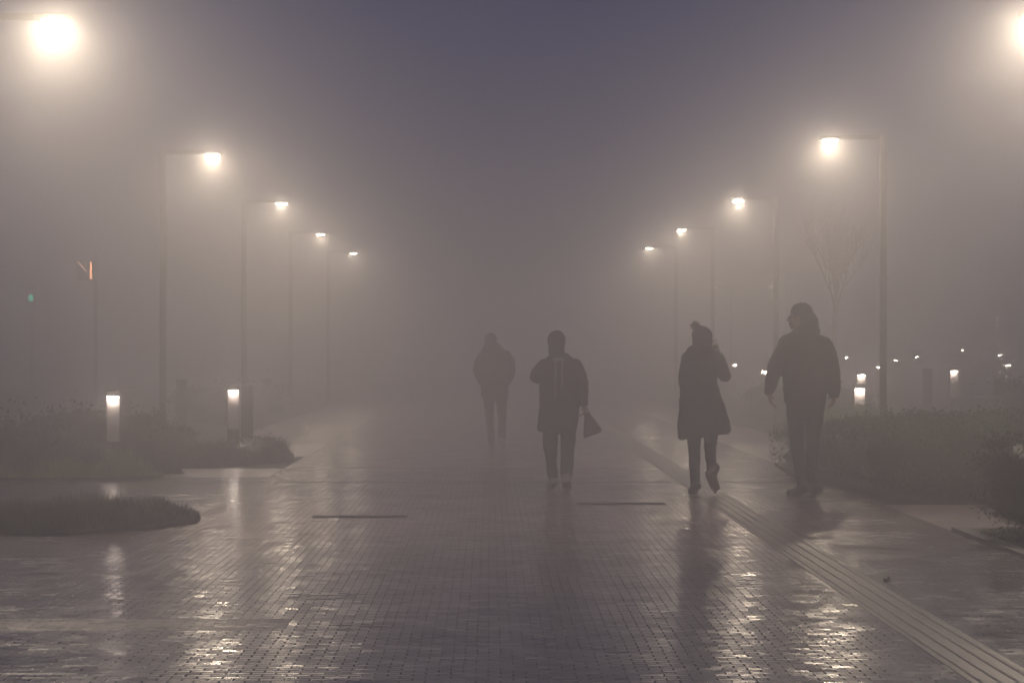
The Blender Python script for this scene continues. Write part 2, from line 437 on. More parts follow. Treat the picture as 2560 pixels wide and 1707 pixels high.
# big hedge on the right and its neighbour
shrub('hedge', (5.5, 24.4, 0), (2.2, 1.6, .76), 26000, M['leaf'], .035, 'long dark hedge on the right, on the far side of the branch path', 'hedge', 3, square=3.6, bumpy=.10, spray=.05)
shrub('hedge', (5.6, 28.3, 0), (2.4, 2.0, .57), 26000, M['leaf'], .035, 'hedge behind the man in the jacket, its leaf tips lit by a bollard', 'hedge', 4, square=3.4, bumpy=.13, spray=.06)
shrub('shrub', (4.62, 18.35, 0), (1.1, .85, .84), 22000, M['leaf_dark'], .026, 'dark twiggy shrub at the right edge with bare stems at its foot', 'shrub', 5, square=2.8, stems=60, sparse=.1, spray=.07)
# left planting
shrub('shrub', (-5.35, 28.1, 0), (.95, .8, .52), 9000, M['leaf'], .05, 'bushy shrub at the left edge with leaf tips catching light', 'shrub', 6, sparse=.1, spray=.14)
shrub('shrub', (-4.7, 28.6, 0), (.55, .5, .36), 5000, M['leaf'], .03, 'small rounded shrub between the left edge and the tufted grass', 'shrub', 16, sparse=.1, spray=.1)
shrub('shrub', (-4.7, 30.35, 0), (.85, .8, .62), 9000, M['leaf'], .045, 'dark shrub standing behind the left lit bollard', 'shrub', 7, sparse=.05, spray=.12)
shrub('shrub', (-6.9, 32.0, 0), (1.3, 1.0, .5), 11000, M['leaf_dark'], .04, 'dark shrub far left in the fog behind the leafy corner bush', 'shrub', 8, spray=.12)
shrub('shrub', (-4.35, 32.6, 0), (.55, .9, .40), 6000, M['leaf_dark'], .035, 'low dark shrub between the lamp post and the paired bollards', 'shrub', 9, spray=.06)
shrub('shrub', (-3.0, 32.6, 0), (.42, .9, .25), 5000, M['leaf_dark'], .03, 'low rounded shrub spilling to the plaza at the foot of the paired bollards', 'shrub', 10, spray=.03)
shrub('hedge', (-5.2, 52, 0), (.8, 6, .65), 7000, M['leaf_dark'], .07, 'faint low hedge deep in the fog on the left of the plaza', 'hedge', 11, square=3.2, spray=.1)
shrub('hedge', (5.6, 46, 0), (.7, 5, .70), 7000, M['leaf_dark'], .07, 'faint low hedge deep in the fog between the woman and the man', 'hedge', 12, square=3.2, spray=.1)
shrub('shrub', (8.6, 37.5, .02), (1.2, 1, .9), 8000, M['leaf'], .05, 'loose shrub in the fog below the pair of lit bollards at the right edge', 'shrub', 13, spray=.16, sparse=.1)

shrub('shrub', (4.75, 34.3, 0), (.65, .5, .62), 6000, mat('painted_lit_leaves', (.12, .20, .04), .35, noise_amt=.45, nscale=4), .045, 'small leafy shrub lit from above by the lowest bollard behind the man', 'shrub', 14, spray=.12)  # brighter copy of the leaf green, bollard glow painted into the colour
def bare_tree(loc, label, seed, Hf=2.15, top=3.7, r0=.055):
    rnd = random.Random(seed); root = empty('bare_tree', loc); tag(root, label, 'tree')
    b = MB(); b.tube([((-.10, 0, 0), r0*1.15), ((-.07, 0, .8), r0*.95), ((-.03, .02, 1.5), r0*.85), ((0, 0, Hf), r0*.75)], 9)
    b.build('trunk', M['twig'], root, smooth=True)
    b = MB()
    def br(p, d, L, r, lv):
        pts = [(p, r)]; q = Vector(p); dd = Vector(d)
        for k in range(4):
            dd = (dd + Vector((rnd.gauss(0, .12), rnd.gauss(0, .12), .07))).normalized()
            q = q + dd*L/4; pts.append((q.copy(), r*(1-.17*(k+1))))
            if lv > 0 and k > 0:
                for s in range(2 if lv > 1 else 1):
                    nd = (dd + Vector((rnd.gauss(0, .55), rnd.gauss(0, .55), .25))).normalized()
                    br(q.copy(), nd, L*rnd.uniform(.45, .68), r*.55, lv-1)
        b.tube(pts, 5 if lv else 4)
    for i in range(7):
        a = i*2.4 + rnd.uniform(-.3, .3); sp = .38 if i < 5 else .12
        br(Vector((0, 0, Hf - .28*rnd.random())), (math.cos(a)*sp, math.sin(a)*sp*.7, 1), (top-Hf)*rnd.uniform(.55, .8), r0*.42, 3)
    b.build('crown', M['twig'], root)
    return root
bare_tree((5.95, 44, .08), 'bare young tree with a fan of thin branches behind the man', 21, Hf=2.2, top=3.4, r0=.045)

# ---------------------------------------------------------------- street lamps
def make_lamp():
    root = empty('street_lamp')
    b = MB(); b.bevbox(-.04, .04, -.04, .04, 0, 4.10, .01); b.build('pole', M['metal'], root)
    b = MB(); b.bevbox(-.12, .12, -.12, .12, 0, .02, .004); b.bevbox(-.06, .06, -.06, .06, .02, .10, .006); b.build('base_plate', M['metal'], root)
    b = MB(); b.bevbox(.045, .535, -.03, .03, 4.04, 4.095, .006); b.build('arm', M['metal'], root)
    b = MB(); b.bevbox(.52, .80, -.13, .13, 4.038, 4.082, .014); h = b.build('lamp_head', M['metal'], root)
    b = MB(); b.bevbox(.585, .755, -.11, .11, 4.008, 4.037, .008); b.build('lens', M['lens'], h)
    ld = bpy.data.lights.new('lamp_light', 'POINT'); ld.energy = LAMP_W; ld.color = WARM; ld.shadow_soft_size = .035
    lo = bpy.data.objects.new('lamp_light', ld); col.objects.link(lo); lo.parent = root; lo.location = (.67, 0, 3.98)
    ad = bpy.data.lights.new('lamp_light', 'AREA'); ad.shape = 'DISK'; ad.size = .2; ad.energy = AREA_W; ad.color = WARM
    ao = bpy.data.objects.new('lamp_light', ad); col.objects.link(ao); ao.parent = root; ao.location = (.67, 0, 4.003)
    return root
LP = [(-4.20, 20.75, 0, 'nearest street lamp on the left, its large glare in the top left corner'),
      (-4.43, 34.7, 0, 'second street lamp from the left edge, pole and arm faintly visible'),
      (-4.40, 45.8, 0, 'third street lamp in the left row, its slim pole behind the paired bollards'),
      (-4.48, 57.5, 0, 'fourth street lamp in the left row, a short bright bar in the fog'),
      (-4.32, 68.4, 0, 'farthest street lamp of the left row, the smallest light on that side'),
      (5.05, 20.4, 1, 'nearest street lamp on the right, cut off by the top right corner'),
      (4.95, 32.2, 1, 'street lamp with bright halo and visible pole behind the right hedge'),
      (5.02, 44.9, 1, 'third street lamp of the right row, between the woman and the bare tree'),
      (4.83, 55.5, 1, 'fourth street lamp of the right row, above the woman with the pompom hat'),
      (4.72, 65.0, 1, 'farthest street lamp of the right row, the smallest light on that side'),
      (8.0, 85, 1, 'very faint distant lamp low in the fog left of the far pole'),
      (11.0, 95, 1, 'tiniest faint distant lamp beside the thin pole above the man')]
proto = make_lamp()
for i, (x, y, fl, lab) in enumerate(LP):
    o = proto if i == 0 else copy_tree(proto)
    o.location = (x, y, hill(x, y) if y > 80 else 0); o.rotation_euler.z = math.pi if fl else 0
    tag(o, lab, 'street lamp', 'street lamps along the plaza')
    if y > 80:
        for c in list(o.children):
            if c.type == 'LIGHT': bpy.data.objects.remove(c)
        o.scale = (.8, .8, .8); o.location.z = hill(x, y)

# ---------------------------------------------------------------- bollards
def make_bollard(lens_mat, light):
    root = empty('bollard')
    b = MB(); b.bevbox(-.078, .078, -.05, .078, 0, .86, .005); b.build('body', M['metal'], root)
    b = MB(); b.bevbox(-.078, .078, -.078, .078, .861, .925, .005); b.build('cap', M['metal'], root)
    b = MB(); b.bevbox(-.078, .078, -.078, -.0505, 0, .34, .004); b.build('foot', M['metal'], root)
    b = MB(); b.box(-.072, .072, -.054, -.0505, .345, .855); b.build('panel', M['panel'], root)
    b = MB(); b.bevbox(-.064, .064, -.076, -.058, .838, .8605, .003); b.build('lens', lens_mat, root)
    if light:
        ld = bpy.data.lights.new('bollard_light', 'POINT'); ld.energy = BOLL_W; ld.color = (1, .82, .70); ld.shadow_soft_size = .012
        lo = bpy.data.objects.new('bollard_light', ld); col.objects.link(lo); lo.parent = root; lo.location = (0, -.088, .825)
    return root
def solve(yp):      # not used to place; heights of the lawn come from hill()
    return yp
BL = [(-4.30, 29.3, 0, 1, 'lit bollard nearest the left edge, glowing over the tufted grass'),
      (-3.42, 34.2, 0, 1, 'lit bollard on the left standing beside a dark twin'),
      (-3.24, 34.2, 180, 1, 'dark bollard touching the lit one, seen from its unlit side'),
      (-4.90, 34.4, 180, 1, 'dark bollard just right of the lit one nearest the left edge'),
      (-5.10, 42.4, 180, 1, 'dark faint bollard right of the tall left lamp pole'),
      (5.14, 35.6, 0, 1, 'lower and brighter of the two stacked-looking lit bollards behind the hedge'),
      (6.6, 45.5, 0, 1, 'upper of the two stacked-looking lit bollards right of the man'),
      (8.92, 49.2, 0, 1, 'bright lit bollard above the hedge, near the middle of the right group'),
      (8.25, 48.2, 180, 1, 'dark bollard with a faint lit rim seen from behind, right of the tall pole'),
      (15.0, 74.0, 0, 0, 'bright lit bollard closest to the right edge of the photo'),
      (7.15, 75.0, 0, 0, 'lit bollard peeking out beside the woman\'s raised elbow'),
      (5.8, 54.0, 0, 0, 'lit bollard half hidden behind the sleeve of the man\'s left-hand arm'),
      (9.75, 64.0, 0, 0, 'lit bollard half hidden by the tall right lamp pole'),
      (13.3, 84.0, 0, 0, 'small far bollard light just right of the tall lamp pole'),
      (14.65, 87.9, 0, 0, 'far bollard light between the pole and the dark bollard'),
      (17.6, 95.2, 0, 0, 'dim and highest of the far bollard lights on the right'),
      (12.1, 86.9, 0, 0, 'dim far bollard light directly right of the man\'s shoulder'),
      (17.9, 89.8, 0, 0, 'dim far bollard light above the dark boxy block'),
      (7.95, 40.0, 180, 1, 'dark bollard beside the boxy block near the right edge')]
BL[-1] = (8.0, 40.2, 180, 1, BL[-1][4])
pn = make_bollard(M['slot'], True); pf = make_bollard(M['slot_far'], False); used = set()
for x, y, rz, near, lab in BL:
    pr = pn if near else pf
    o = pr if pr.name not in used else copy_tree(pr); used.add(pr.name)
    o.location = (x, y, hill(x, y)); o.rotation_euler.z = R(rz)
    tag(o, lab, 'bollard', 'light bollards')

b = MB(); b.bevbox(-.27, .27, -.2, .2, 0, .62, .02); t = b.build('stone_block', M['stone']); t.location = (7.75, 40.6, hill(7.75, 40.6)-.01)
tag(t, 'dark boxy block in the fog behind the hedge near the right edge', 'block')

# distant orange sign and green signal on the left
r = empty('sign_post', (-10.9, 70, 0)); tag(r, 'faint post with glowing orange strips far off on the left', 'sign')
b = MB(); b.bevbox(-.05, .05, -.05, .05, 0, 4.1, .01); o = b.build('post', M['metal'], r); o.location = (.12, .08, 0)
b = MB(); b.bevbox(-.025, .025, -.02, .02, 3.38, 3.84, .008); b.build('light_strip', M['orange'], r)
b = MB(); b.limb((-.36, 0, 3.86), .018, (-.12, 0, 3.60), .018); b.build('light_strip', emit('dim_orange_light', (1, .5, .32), 6.0), r)
b = MB(); b.bevbox(-.40, .07, .03, .07, 3.35, 3.92, .01); b.build('sign_board', M['metal'], r)
r = empty('traffic_signal', (-16.1, 90, 0)); tag(r, 'tiny green signal light in the fog at the far left', 'signal')
b = MB(); b.bevbox(-.06, .06, -.06, .06, 0, 2.9, .01); b.build('post', M['metal'], r)
b = MB(); b.bevbox(-.16, .16, -.1, .1, 2.901, 3.75, .03); b.build('signal_housing', M['metal'], r)
b = MB(); b.ell((0, -.11, 3.3), (.09, .03, .12)); b.build('signal_lens', M['green'], r)

# ---------------------------------------------------------------- drains and litter
def drain(x0, x1, y0, y1, lab):
    root = empty('drain_grate', ((x0+x1)/2, (y0+y1)/2, 0)); tag(root, lab, 'drain', 'drain grates in the plaza')
    w = (x1-x0)/2; d = (y1-y0)/2
    b = MB(); b.box(-w, w, -d, d, .0015, .004); b.build('pit', M['drain'], root)
    b = MB(); n = int(2*w/.035)
    for i in range(n):
        xx = -w + .02 + i*.035; b.box(xx, xx+.012, -d+.012, d-.012, .0041, .007)
    b.box(-w, w, -d, -d+.012, .0041, .0078); b.box(-w, w, d-.012, d, .0041, .0078); b.build('grate_bars', M['drain'], root)
drain(-1.46, -.68, 21.0, 21.2, 'narrow dark drain grate left of centre, nearer than the walkers')
drain(.78, 1.57, 22.8, 23.0, 'narrow dark drain grate between the middle walker and the woman')
b = MB(); b.ell((0, 0, .012), (.022, .03, .012)); b.ell((.012, .01, .02), (.010, .012, .012))
o = b.build('dead_leaf', M['leaf_dead']); o.location = (2.335, 15.05, 0); tag(o, 'small dark curled leaf on the paving right of the tactile strip', 'leaf')

# ---------------------------------------------------------------- people
def V(*a): return Vector(a)
def head_shapes(b, c, yaw, s=1.0, pitch=0.0):
    """face looks along +Y turned by yaw; c = centre of the skull"""
    Rm = Matrix.Rotation(yaw, 3, 'Z') @ Matrix.Rotation(pitch, 3, 'X')
    c = Vector(c)
    def P(x, y, z): return c + Rm @ (Vector((x, y, z))*s)
    def E(x, y, z, r): b.ell(P(x, y, z), tuple(k*s for k in r), Rm)
    E(0, -.012, .022, (.077, .094, .090)); E(0, .022, -.045, (.060, .066, .070)); E(0, .055, -.085, (.030, .030, .022))
    E(0, .088, -.015, (.011, .018, .024)); E(0, .100, -.026, (.012, .014, .011))          # nose
    E(.028, .074, .018, (.020, .012, .008)); E(-.028, .074, .018, (.020, .012, .008))     # brow
    E(.03, .070, -.001, (.013, .012, .009)); E(-.03, .070, -.001, (.013, .012, .009))     # eyes
    E(0, .085, -.055, (.022, .011, .006)); E(0, .084, -.064, (.019, .011, .006))          # lips
    E(.079, -.004, -.012, (.010, .018, .031)); E(-.079, -.004, -.012, (.010, .018, .031)) # ears
    E(.038, .055, -.035, (.022, .024, .024)); E(-.038, .055, -.035, (.022, .024, .024))   # cheeks
    return P
def hand_shapes(b, w, d, side, palm_n, curl=.35, s=1.0):
    """w wrist, d direction of the hand, side = thumb direction, palm_n = palm side normal; fingers curl towards palm_n"""
    w = Vector(w); d = Vector(d).normalized(); side = Vector(side); side = (side-d*side.dot(d)).normalized()
    pn = Vector(palm_n); pn = (pn-d*pn.dot(d)-side*pn.dot(side)).normalized()
    for k in (-.026, -.009, .009, .026):
        b.limb(w + side*k*.7*s, .013*s, w + d*.085*s + side*k*s, .0125*s)
    for k, L in ((.029, .070), (.010, .080), (-.010, .074), (-.028, .058)):
        p = w + d*.088*s + side*k*s; q = d
        for seg in range(3):
            q = (q*math.cos(curl) + pn*math.sin(curl)).normalized()
            e = p + q*L*s*(.45, .32, .25)[seg]
            b.limb(p, (.0095-.001*seg)*s, e, (.0088-.001*seg)*s); p = e
    p = w + d*.02*s + side*.025*s; q = (d*.6+side*.7+pn*.25).normalized(); e = p+q*.045*s; b.limb(p, .013*s, e, .0105*s)
    q = (d*.85+side*.2+pn*.45).normalized(); b.limb(e, .010*s, e+q*.032*s, .0085*s)
def foot_shape(b, an, toe, lift=0.0, r=.034):
    pass
def shoe(name, ankle, ball, m, parent, w=.048, toe_len=.07, high=.10, voxel=.007):
    """ankle joint -> heel under it, ball of the foot; works for a flat or a raised heel"""
    a = Vector(ankle); f = Vector(ball); d = (f-a); flat = Vector((d.x, d.y, 0)).normalized()
    down = Vector((0, 0, -1)); dd = d.normalized(); side = dd.cross(Vector((0, 0, 1))).normalized(); upn = side.cross(dd).normalized()
    heel = a - dd*.035 - upn*.035
    b = MB()
    b.chain([(heel, .036), (f, .038)]); b.chain([(heel+side*.012, .034), (f+side*.018, .032)]); b.chain([(heel-side*.012, .034), (f-side*.018, .032)])
    b.chain([(f, .037), (f+flat*toe_len*.75+Vector((0, 0, .0)), .030)]); b.chain([(f+side*.016, .03), (f+flat*toe_len*.6+side*.008, .027)])
    b.chain([(a+upn*high*.5, .048), (a, .05)]); b.chain([(a, .046), (f, .036)])
    o = b.build(name, m, parent); fuse(o, voxel, 0, smooth_it=3)
    # sole flattening against the ground
    for v in o.data.vertices:
        if v.co.z < .03: v.co.z = .003 + max(0, v.co.z-.02)*.6
    return o

def person(loc, label, J, head_yaw=0, head_s=1.0, skin_hands=(True, True)):
    """J: joints. returns body object (one continuous skin)"""
    b = MB()
    sL, sR = V(*J['shL']), V(*J['shR']); hc = V(*J['head'])
    pel = V(*J['pel']); ch = (sL+sR)/2 - V(0, 0, .06)
    b.loft([(pel-V(0, 0, .12), (.11, 0, 0), (0, .07, 0)), (pel, (.135, 0, 0), (0, .09, 0)), (pel.lerp(ch, .35), (.12, 0, 0), (0, .085, 0)),
            (pel.lerp(ch, .75), (.14, 0, 0), (0, .10, 0)), (ch, (.145, 0, 0), (0, .10, 0)), (ch+V(0, 0, .06), (.11, 0, 0), (0, .07, 0)), (ch+V(0, 0, .10), (.06, 0, 0), (0, .05, 0))])
    b.limb(ch+V(0, 0, .05), .062, hc-V(0, 0, .05), .056)
    head_shapes(b, hc, head_yaw, head_s, J.get('pitch', 0))
    for s in 'LR':
        sh, el, wr = V(*J['sh'+s]), V(*J['el'+s]), V(*J['wr'+s])
        sh = sh - V(0, 0, .03)
        b.limb(ch+(sh-ch)*.5, .062, sh, .046); b.chain([(sh, .046), (sh.lerp(el, .5), .041), (el, .036), (el.lerp(wr, .35), .036), (wr, .026)])
        hd = V(*J['hd'+s]); hand_shapes(b, wr, hd, J['th'+s], J['pn'+s], J.get('curl'+s, .35), head_s)
        hp, kn, an = V(*J['hp'+s]), V(*J['kn'+s]), V(*J['an'+s]); ba = V(*J['ba'+s])
        b.chain([(hp, .078), (hp.lerp(kn, .5), .060), (kn, .043), (kn.lerp(an, .3), .043), (an, .032)])
        b.chain([(an, .036), (ba, .026)]); b.limb(ba, .026, ba+(ba-an).normalized()*.04, .018)
    o = b.build('person', M['skin']); fuse(o, .0068, smooth_it=2); o.location = loc
    tag(o, label, 'person')
    return o
def rings_cloth(b, rings, n=28):
    """rings (z, xmin, xmax, yc, ry)"""
    b.loft([(((x0+x1)/2, yc, z), ((x1-x0)/2, 0, 0), (0, ry, 0)) for z, x0, x1, yc, ry in rings], n)

# --- man in the jacket (walks away, face turned to the left)
J = dict(pel=(.02, 0, .92), shL=(-.185, 0, 1.475), shR=(.205, 0, 1.475), head=(-.045, .02, 1.685),
         elL=(-.275, -.02, 1.215), wrL=(-.325, .03, .985), elR=(.275, 0, 1.215), wrR=(.292, .05, .985),
         hdL=(.12, .06, -1), hdR=(-.02, .12, -1), thL=(.2, 1, .1), thR=(-.2, 1, .1), pnL=(1, -.1, 0), pnR=(-1, -.1, 0), curlL=.42, curlR=.4,
         hpL=(-.075, 0, .88), hpR=(.10, 0, .88), knL=(-.068, -.02, .49), knR=(.108, .20, .50), anL=(-.035, -.26, .105), anR=(.095, .30, .10),
         baL=(-.105, -.18, .04), baR=(.165, .385, .04))
man = person((2.97, 24.2, 0), 'tall person in a dark hip-length jacket at right, face turned left', J, head_yaw=R(78), head_s=1.03)
b = MB()
rings_cloth(b, [(.86, -.165, .20, 0, .135), (.885, -.185, .215, 0, .15), (.98, -.195, .22, 0, .155), (1.10, -.20, .22, 0, .155), (1.28, -.215, .235, 0, .155),
                (1.40, -.225, .24, 0, .15), (1.475, -.205, .22, 0, .125), (1.515, -.165, .175, 0, .11), (1.54, -.12, .14, 0, .10), (1.57, -.10, .12, 0, .085)])
b.chain([((-.175, 0, 1.445), .072), ((-.232, -.01, 1.33), .072), ((-.275, -.02, 1.215), .073), ((-.30, .0, 1.10), .066), ((-.327, .03, .985), .054)])
b.chain([((.19, 0, 1.445), .074), ((.240, 0, 1.33), .075), ((.268, 0, 1.215), .076), ((.285, .02, 1.10), .07), ((.292, .05, .965), .058)])
o = b.build('jacket', M['jacket'], man); fuse(o, .011, .015, 6, 7)
# hood lying round the neck, fuller at the back of the head (to the right)
b = MB(); b.ell((.030, -.01, 1.555), (.125, .12, .075)); b.ell((.048, -.03, 1.625), (.088, .10, .10)); b.ell((.045, -.03, 1.69), (.062, .08, .07))
o = b.build('hood', M['jacket'], man); fuse(o, .010, .010, 12, 3)
b = MB(); 
rr = random.Random(4)
b.ell((-.022, 0, 1.735), (.092, .088, .082)); b.ell((.018, -.01, 1.685), (.075, .085, .085)); b.ell((-.055, .0, 1.765), (.058, .07, .050))
for i in range(70):
    a = rr.uniform(0, 6.28); e = rr.uniform(-.1, 1.5)
    p = V(-.02+.09*math.cos(a)*math.cos(e), .086*math.sin(a)*math.cos(e), 1.735+.080*math.sin(e))
    if p.x < -.06 and p.z < 1.735: continue
    b.ell(p, (.017, .017, .015), n=8, m=6)
o = b.build('hair', M['hair'], man); fuse(o, .006, .005, 60, 1, (1, 1, 1))
b = MB()
b.limb((-.138, -.02, 1.687), .004, (-.138, .055, 1.687), .004); b.limb((-.138, -.02, 1.687), .0035, (-.05, -.065, 1.690), .0035)
b.ell((-.141, -.008, 1.683), (.004, .022, .017)); b.ell((-.141, .05, 1.683), (.004, .022, .017)); b.build('glasses', M['glass'], man)
b = MB()
rings_cloth(b, [(.74, -.125, .165, 0, .10), (.82, -.165, .19, 0, .125), (.95, -.17, .195, 0, .13), (1.0, -.16, .185, 0, .12)])
b.chain([((-.075, 0, .86), .098), ((-.074, -.01, .68), .083), ((-.068, -.02, .49), .064), ((-.06, -.14, .28), .056), ((-.045, -.25, .125), .050)])
b.chain([((.10, 0, .86), .098), ((.108, .10, .68), .083), ((.108, .20, .50), .064), ((.102, .25, .28), .054), ((.097, .29, .125), .050)])
o = b.build('trousers', M['jeans'], man); fuse(o, .010, .009, 9, 3)
shoe('shoe', (-.035, -.26, .10), (-.105, -.175, .042), M['shoe_dark'], man, toe_len=.10)
shoe('shoe', (.095, .30, .10), (.165, .385, .042), M['shoe_dark'], man, toe_len=.10)

# --- woman with the pompom hat (walks away, right hand raised to the face)
J = dict(pel=(-.02, 0, .84), shL=(-.165, 0, 1.31), shR=(.13, 0, 1.31), head=(-.02, .02, 1.475),
         elL=(-.205, .0, 1.09), wrL=(-.17, .14, .93), elR=(.205, .06, 1.125), wrR=(.135, .15, 1.305),
         hdL=(.3, .5, -.7), hdR=(-.15, .1, 1), thL=(.5, .8, .3), thR=(-.9, .2, 0), pnL=(1, 0, 0), pnR=(-.2, -1, 0), curlL=.5, curlR=.75,
         hpL=(-.09, 0, .80), hpR=(.07, 0, .80), knL=(-.085, .08, .44), knR=(.065, .06, .46), anL=(-.07, .10, .09), anR=(.055, -.26, .20),
         baL=(-.085, .20, .035), baR=(.085, -.19, .075))
wom = person((2.03, 24.3, 0), 'person in a flared knee-length coat and pompom hat, hand raised to the face', J, head_yaw=R(-20), head_s=.95)
b = MB()
rings_cloth(b, [(.555, -.235, .245, 0, .20), (.575, -.248, .262, 0, .215), (.68, -.245, .250, 0, .21), (.80, -.238, .215, 0, .19), (.90, -.235, .185, 0, .17), (1.0, -.222, .150, 0, .155),
                (1.08, -.212, .128, 0, .145), (1.2, -.205, .14, 0, .145), (1.30, -.200, .155, 0, .135), (1.36, -.15, .115, 0, .11), (1.40, -.10, .08, 0, .09)])
b.chain([((-.150, 0, 1.30), .072), ((-.172, 0, 1.2), .066), ((-.18, .01, 1.09), .062), ((-.165, .14, .95), .052)])
b.chain([((.125, 0, 1.295), .070), ((.168, .03, 1.2), .064), ((.198, .06, 1.135), .062), ((.175, .10, 1.21), .055), ((.142, .14, 1.285), .046)])
for v_ in range(0):
    pass
o = b.build('coat', M['coat_black'], wom)
for v in o.data.vertices:      # hem dips on the left, rises on the right
    if v.co.z < .80: v.co.z += (v.co.x)*.13*(.80-v.co.z)/.24
fuse(o, .010, .013, 6, 6)
b = MB(); b.ell((-.03, -.02, 1.375), (.135, .115, .065)); b.ell((-.045, -.05, 1.35), (.12, .09, .07)); o = b.build('hood', M['coat_black'], wom); fuse(o, .010, .012, 12, 3)
b = MB(); b.ell((-.015, .0, 1.515), (.100, .105, .088)); b.ell((-.012, 0, 1.462), (.100, .104, .050)); b.ell((-.025, 0, 1.565), (.066, .07, .045))
o = b.build('hat', M['hat'], wom); fuse(o, .008, .004, 40, 2, (1, 1, .2))
b = MB(); b.ell((-.080, 0, 1.605), (.036, .036, .034), n=10, m=8)
for i in range(320):
    d = V(rr.gauss(0, 1), rr.gauss(0, 1), rr.gauss(0, 1)).normalized(); L = rr.uniform(.046, .066)
    u = d.orthogonal().normalized()*.003; w = d.cross(u).normalized()*.003; c = V(-.080, 0, 1.605)
    b.add([c+d*.02+u, c+d*.02-u+w, c+d*.02-w, c+d*L], [(0, 1, 3), (1, 2, 3), (2, 0, 3)])
b.build('pompom', M['hair'], wom)
b = MB(); b.ell((-.045, -.05, 1.42), (.075, .055, .10)); o = b.build('hair', M['hair'], wom); fuse(o, .010, .01, 30, 1)
b = MB()
b.chain([((-.09, 0, .78), .09), ((-.088, .05, .6), .075), ((-.085, .08, .44), .060), ((-.078, .09, .26), .055), ((-.07, .10, .12), .045)])
b.chain([((.07, 0, .78), .09), ((.075, .05, .6), .072), ((.066, .06, .46), .060), ((.060, -.10, .33), .052), ((.055, -.24, .22), .042)])
b.ell((-.01, 0, .80), (.16, .11, .10))
o = b.build('trousers', M['jeans'], wom); fuse(o, .010, .008, 10, 3)
shoe('boot', (-.07, .10, .10), (-.088, .20, .042), M['shoe_dark'], wom, toe_len=.07, high=.2)
shoe('boot', (.050, -.26, .215), (.092, -.18, .085), M['shoe_tan'], wom, toe_len=.03, high=.2)
# phone in her raised hand
b = MB(); b.bevbox(-.036, .036, -.005, .005, -.07, .07, .004); o = b.build('phone', M['glass'])
o.location = (2.03+.118, 24.3+.145, 1.41); o.rotation_euler = (R(-12), R(-14), R(15)); tag(o, 'dark phone held up in the raised hand beside the pompom hat', 'phone')

# --- middle walker (comes towards the camera) ; local x right, face towards -Y
J = dict(pel=(.0, 0, .80), shL=(-.175, 0, 1.255), shR=(.175, 0, 1.255), head=(-.025, .015, 1.445),
         elL=(-.225, .07, 1.11), wrL=(-.10, .20, 1.17), elR=(.235, 0, 1.03), wrR=(.250, -.02, .86),
         hdL=(.9, .05, .3), hdR=(.05, .05, -1), thL=(0, -.1, 1), thR=(-.1, 1, 0), pnL=(.1, -1, 0), pnR=(-1, 0, 0), curlL=.7, curlR=.75,
         hpL=(-.08, 0, .76), hpR=(.085, 0, .76), knL=(-.085, -.02, .43), knR=(.085, -.06, .44), anL=(-.055, .22, .11), anR=(.065, -.20, .09),
         baL=(-.075, .33, .04), baR=(.075, -.09, .035))
p3 = person((.675, 25.05, 0), 'person in a long dark coat, one elbow out, bag in the other hand', J, head_yaw=R(12), head_s=.95)
b = MB()
rings_cloth(b, [(.585, -.20, .165, 0, .16), (.60, -.208, .175, 0, .17), (.70, -.198, .19, 0, .17), (.90, -.19, .20, 0, .165), (1.08, -.19, .205, 0, .16), (1.2, -.20, .205, 0, .15),
                (1.265, -.185, .185, 0, .13), (1.32, -.10, .10, 0, .10), (1.35, -.075, .075, 0, .085)])
b.chain([((-.155, 0, 1.225), .070), ((-.20, .035, 1.165), .072), ((-.218, .07, 1.115), .070), ((-.16, .14, 1.14), .060), ((-.10, .19, 1.17), .050)])
b.chain([((.15, 0, 1.225), .072), ((.192, 0, 1.13), .074), ((.212, 0, 1.03), .070), ((.232, -.01, .94), .060), ((.247, -.02, .865), .048)])
o = b.build('coat', M['coat_brown'], p3); fuse(o, .011, .014, 6, 7)
b = MB(); b.ell((-.025, -.005, 1.465), (.088, .112, .110)); b.ell((-.025, -.01, 1.375), (.083, .10, .095)); o = b.build('hood', M['coat_brown'], p3); fuse(o, .009, .006, 14, 3)
b = MB()
b.box(-.050, -.024, -.190, -.160, .92, 1.27); b.box(.014, .036, -.185, -.155, 1.02, 1.27)
b.ell((-.005, -.135, 1.285), (.07, .05, .022))
o = b.build('scarf', M['scarf'], p3); fuse(o, .007, .006, 20, 1)
b = MB()
b.chain([((-.08, 0, .74), .095), ((-.083, -.01, .58), .080), ((-.085, -.02, .43), .068), ((-.07, .10, .26), .058), ((-.057, .20, .15), .052)])
b.chain([((.085, 0, .74), .098), ((.088, -.04, .58), .082), ((.085, -.06, .44), .070), ((.072, -.12, .28), .062), ((.066, -.18, .175), .060)])
b.ell((0, 0, .76), (.165, .12, .11))
o = b.build('trousers', M['jeans'], p3); fuse(o, .010, .009, 9, 3)
shoe('shoe', (-.055, .22, .105), (-.075, .33, .045), M['shoe_light'], p3, toe_len=.07)
shoe('shoe', (.065, -.22, .125), (.072, -.12, .045), M['shoe_light'], p3, toe_len=.07)
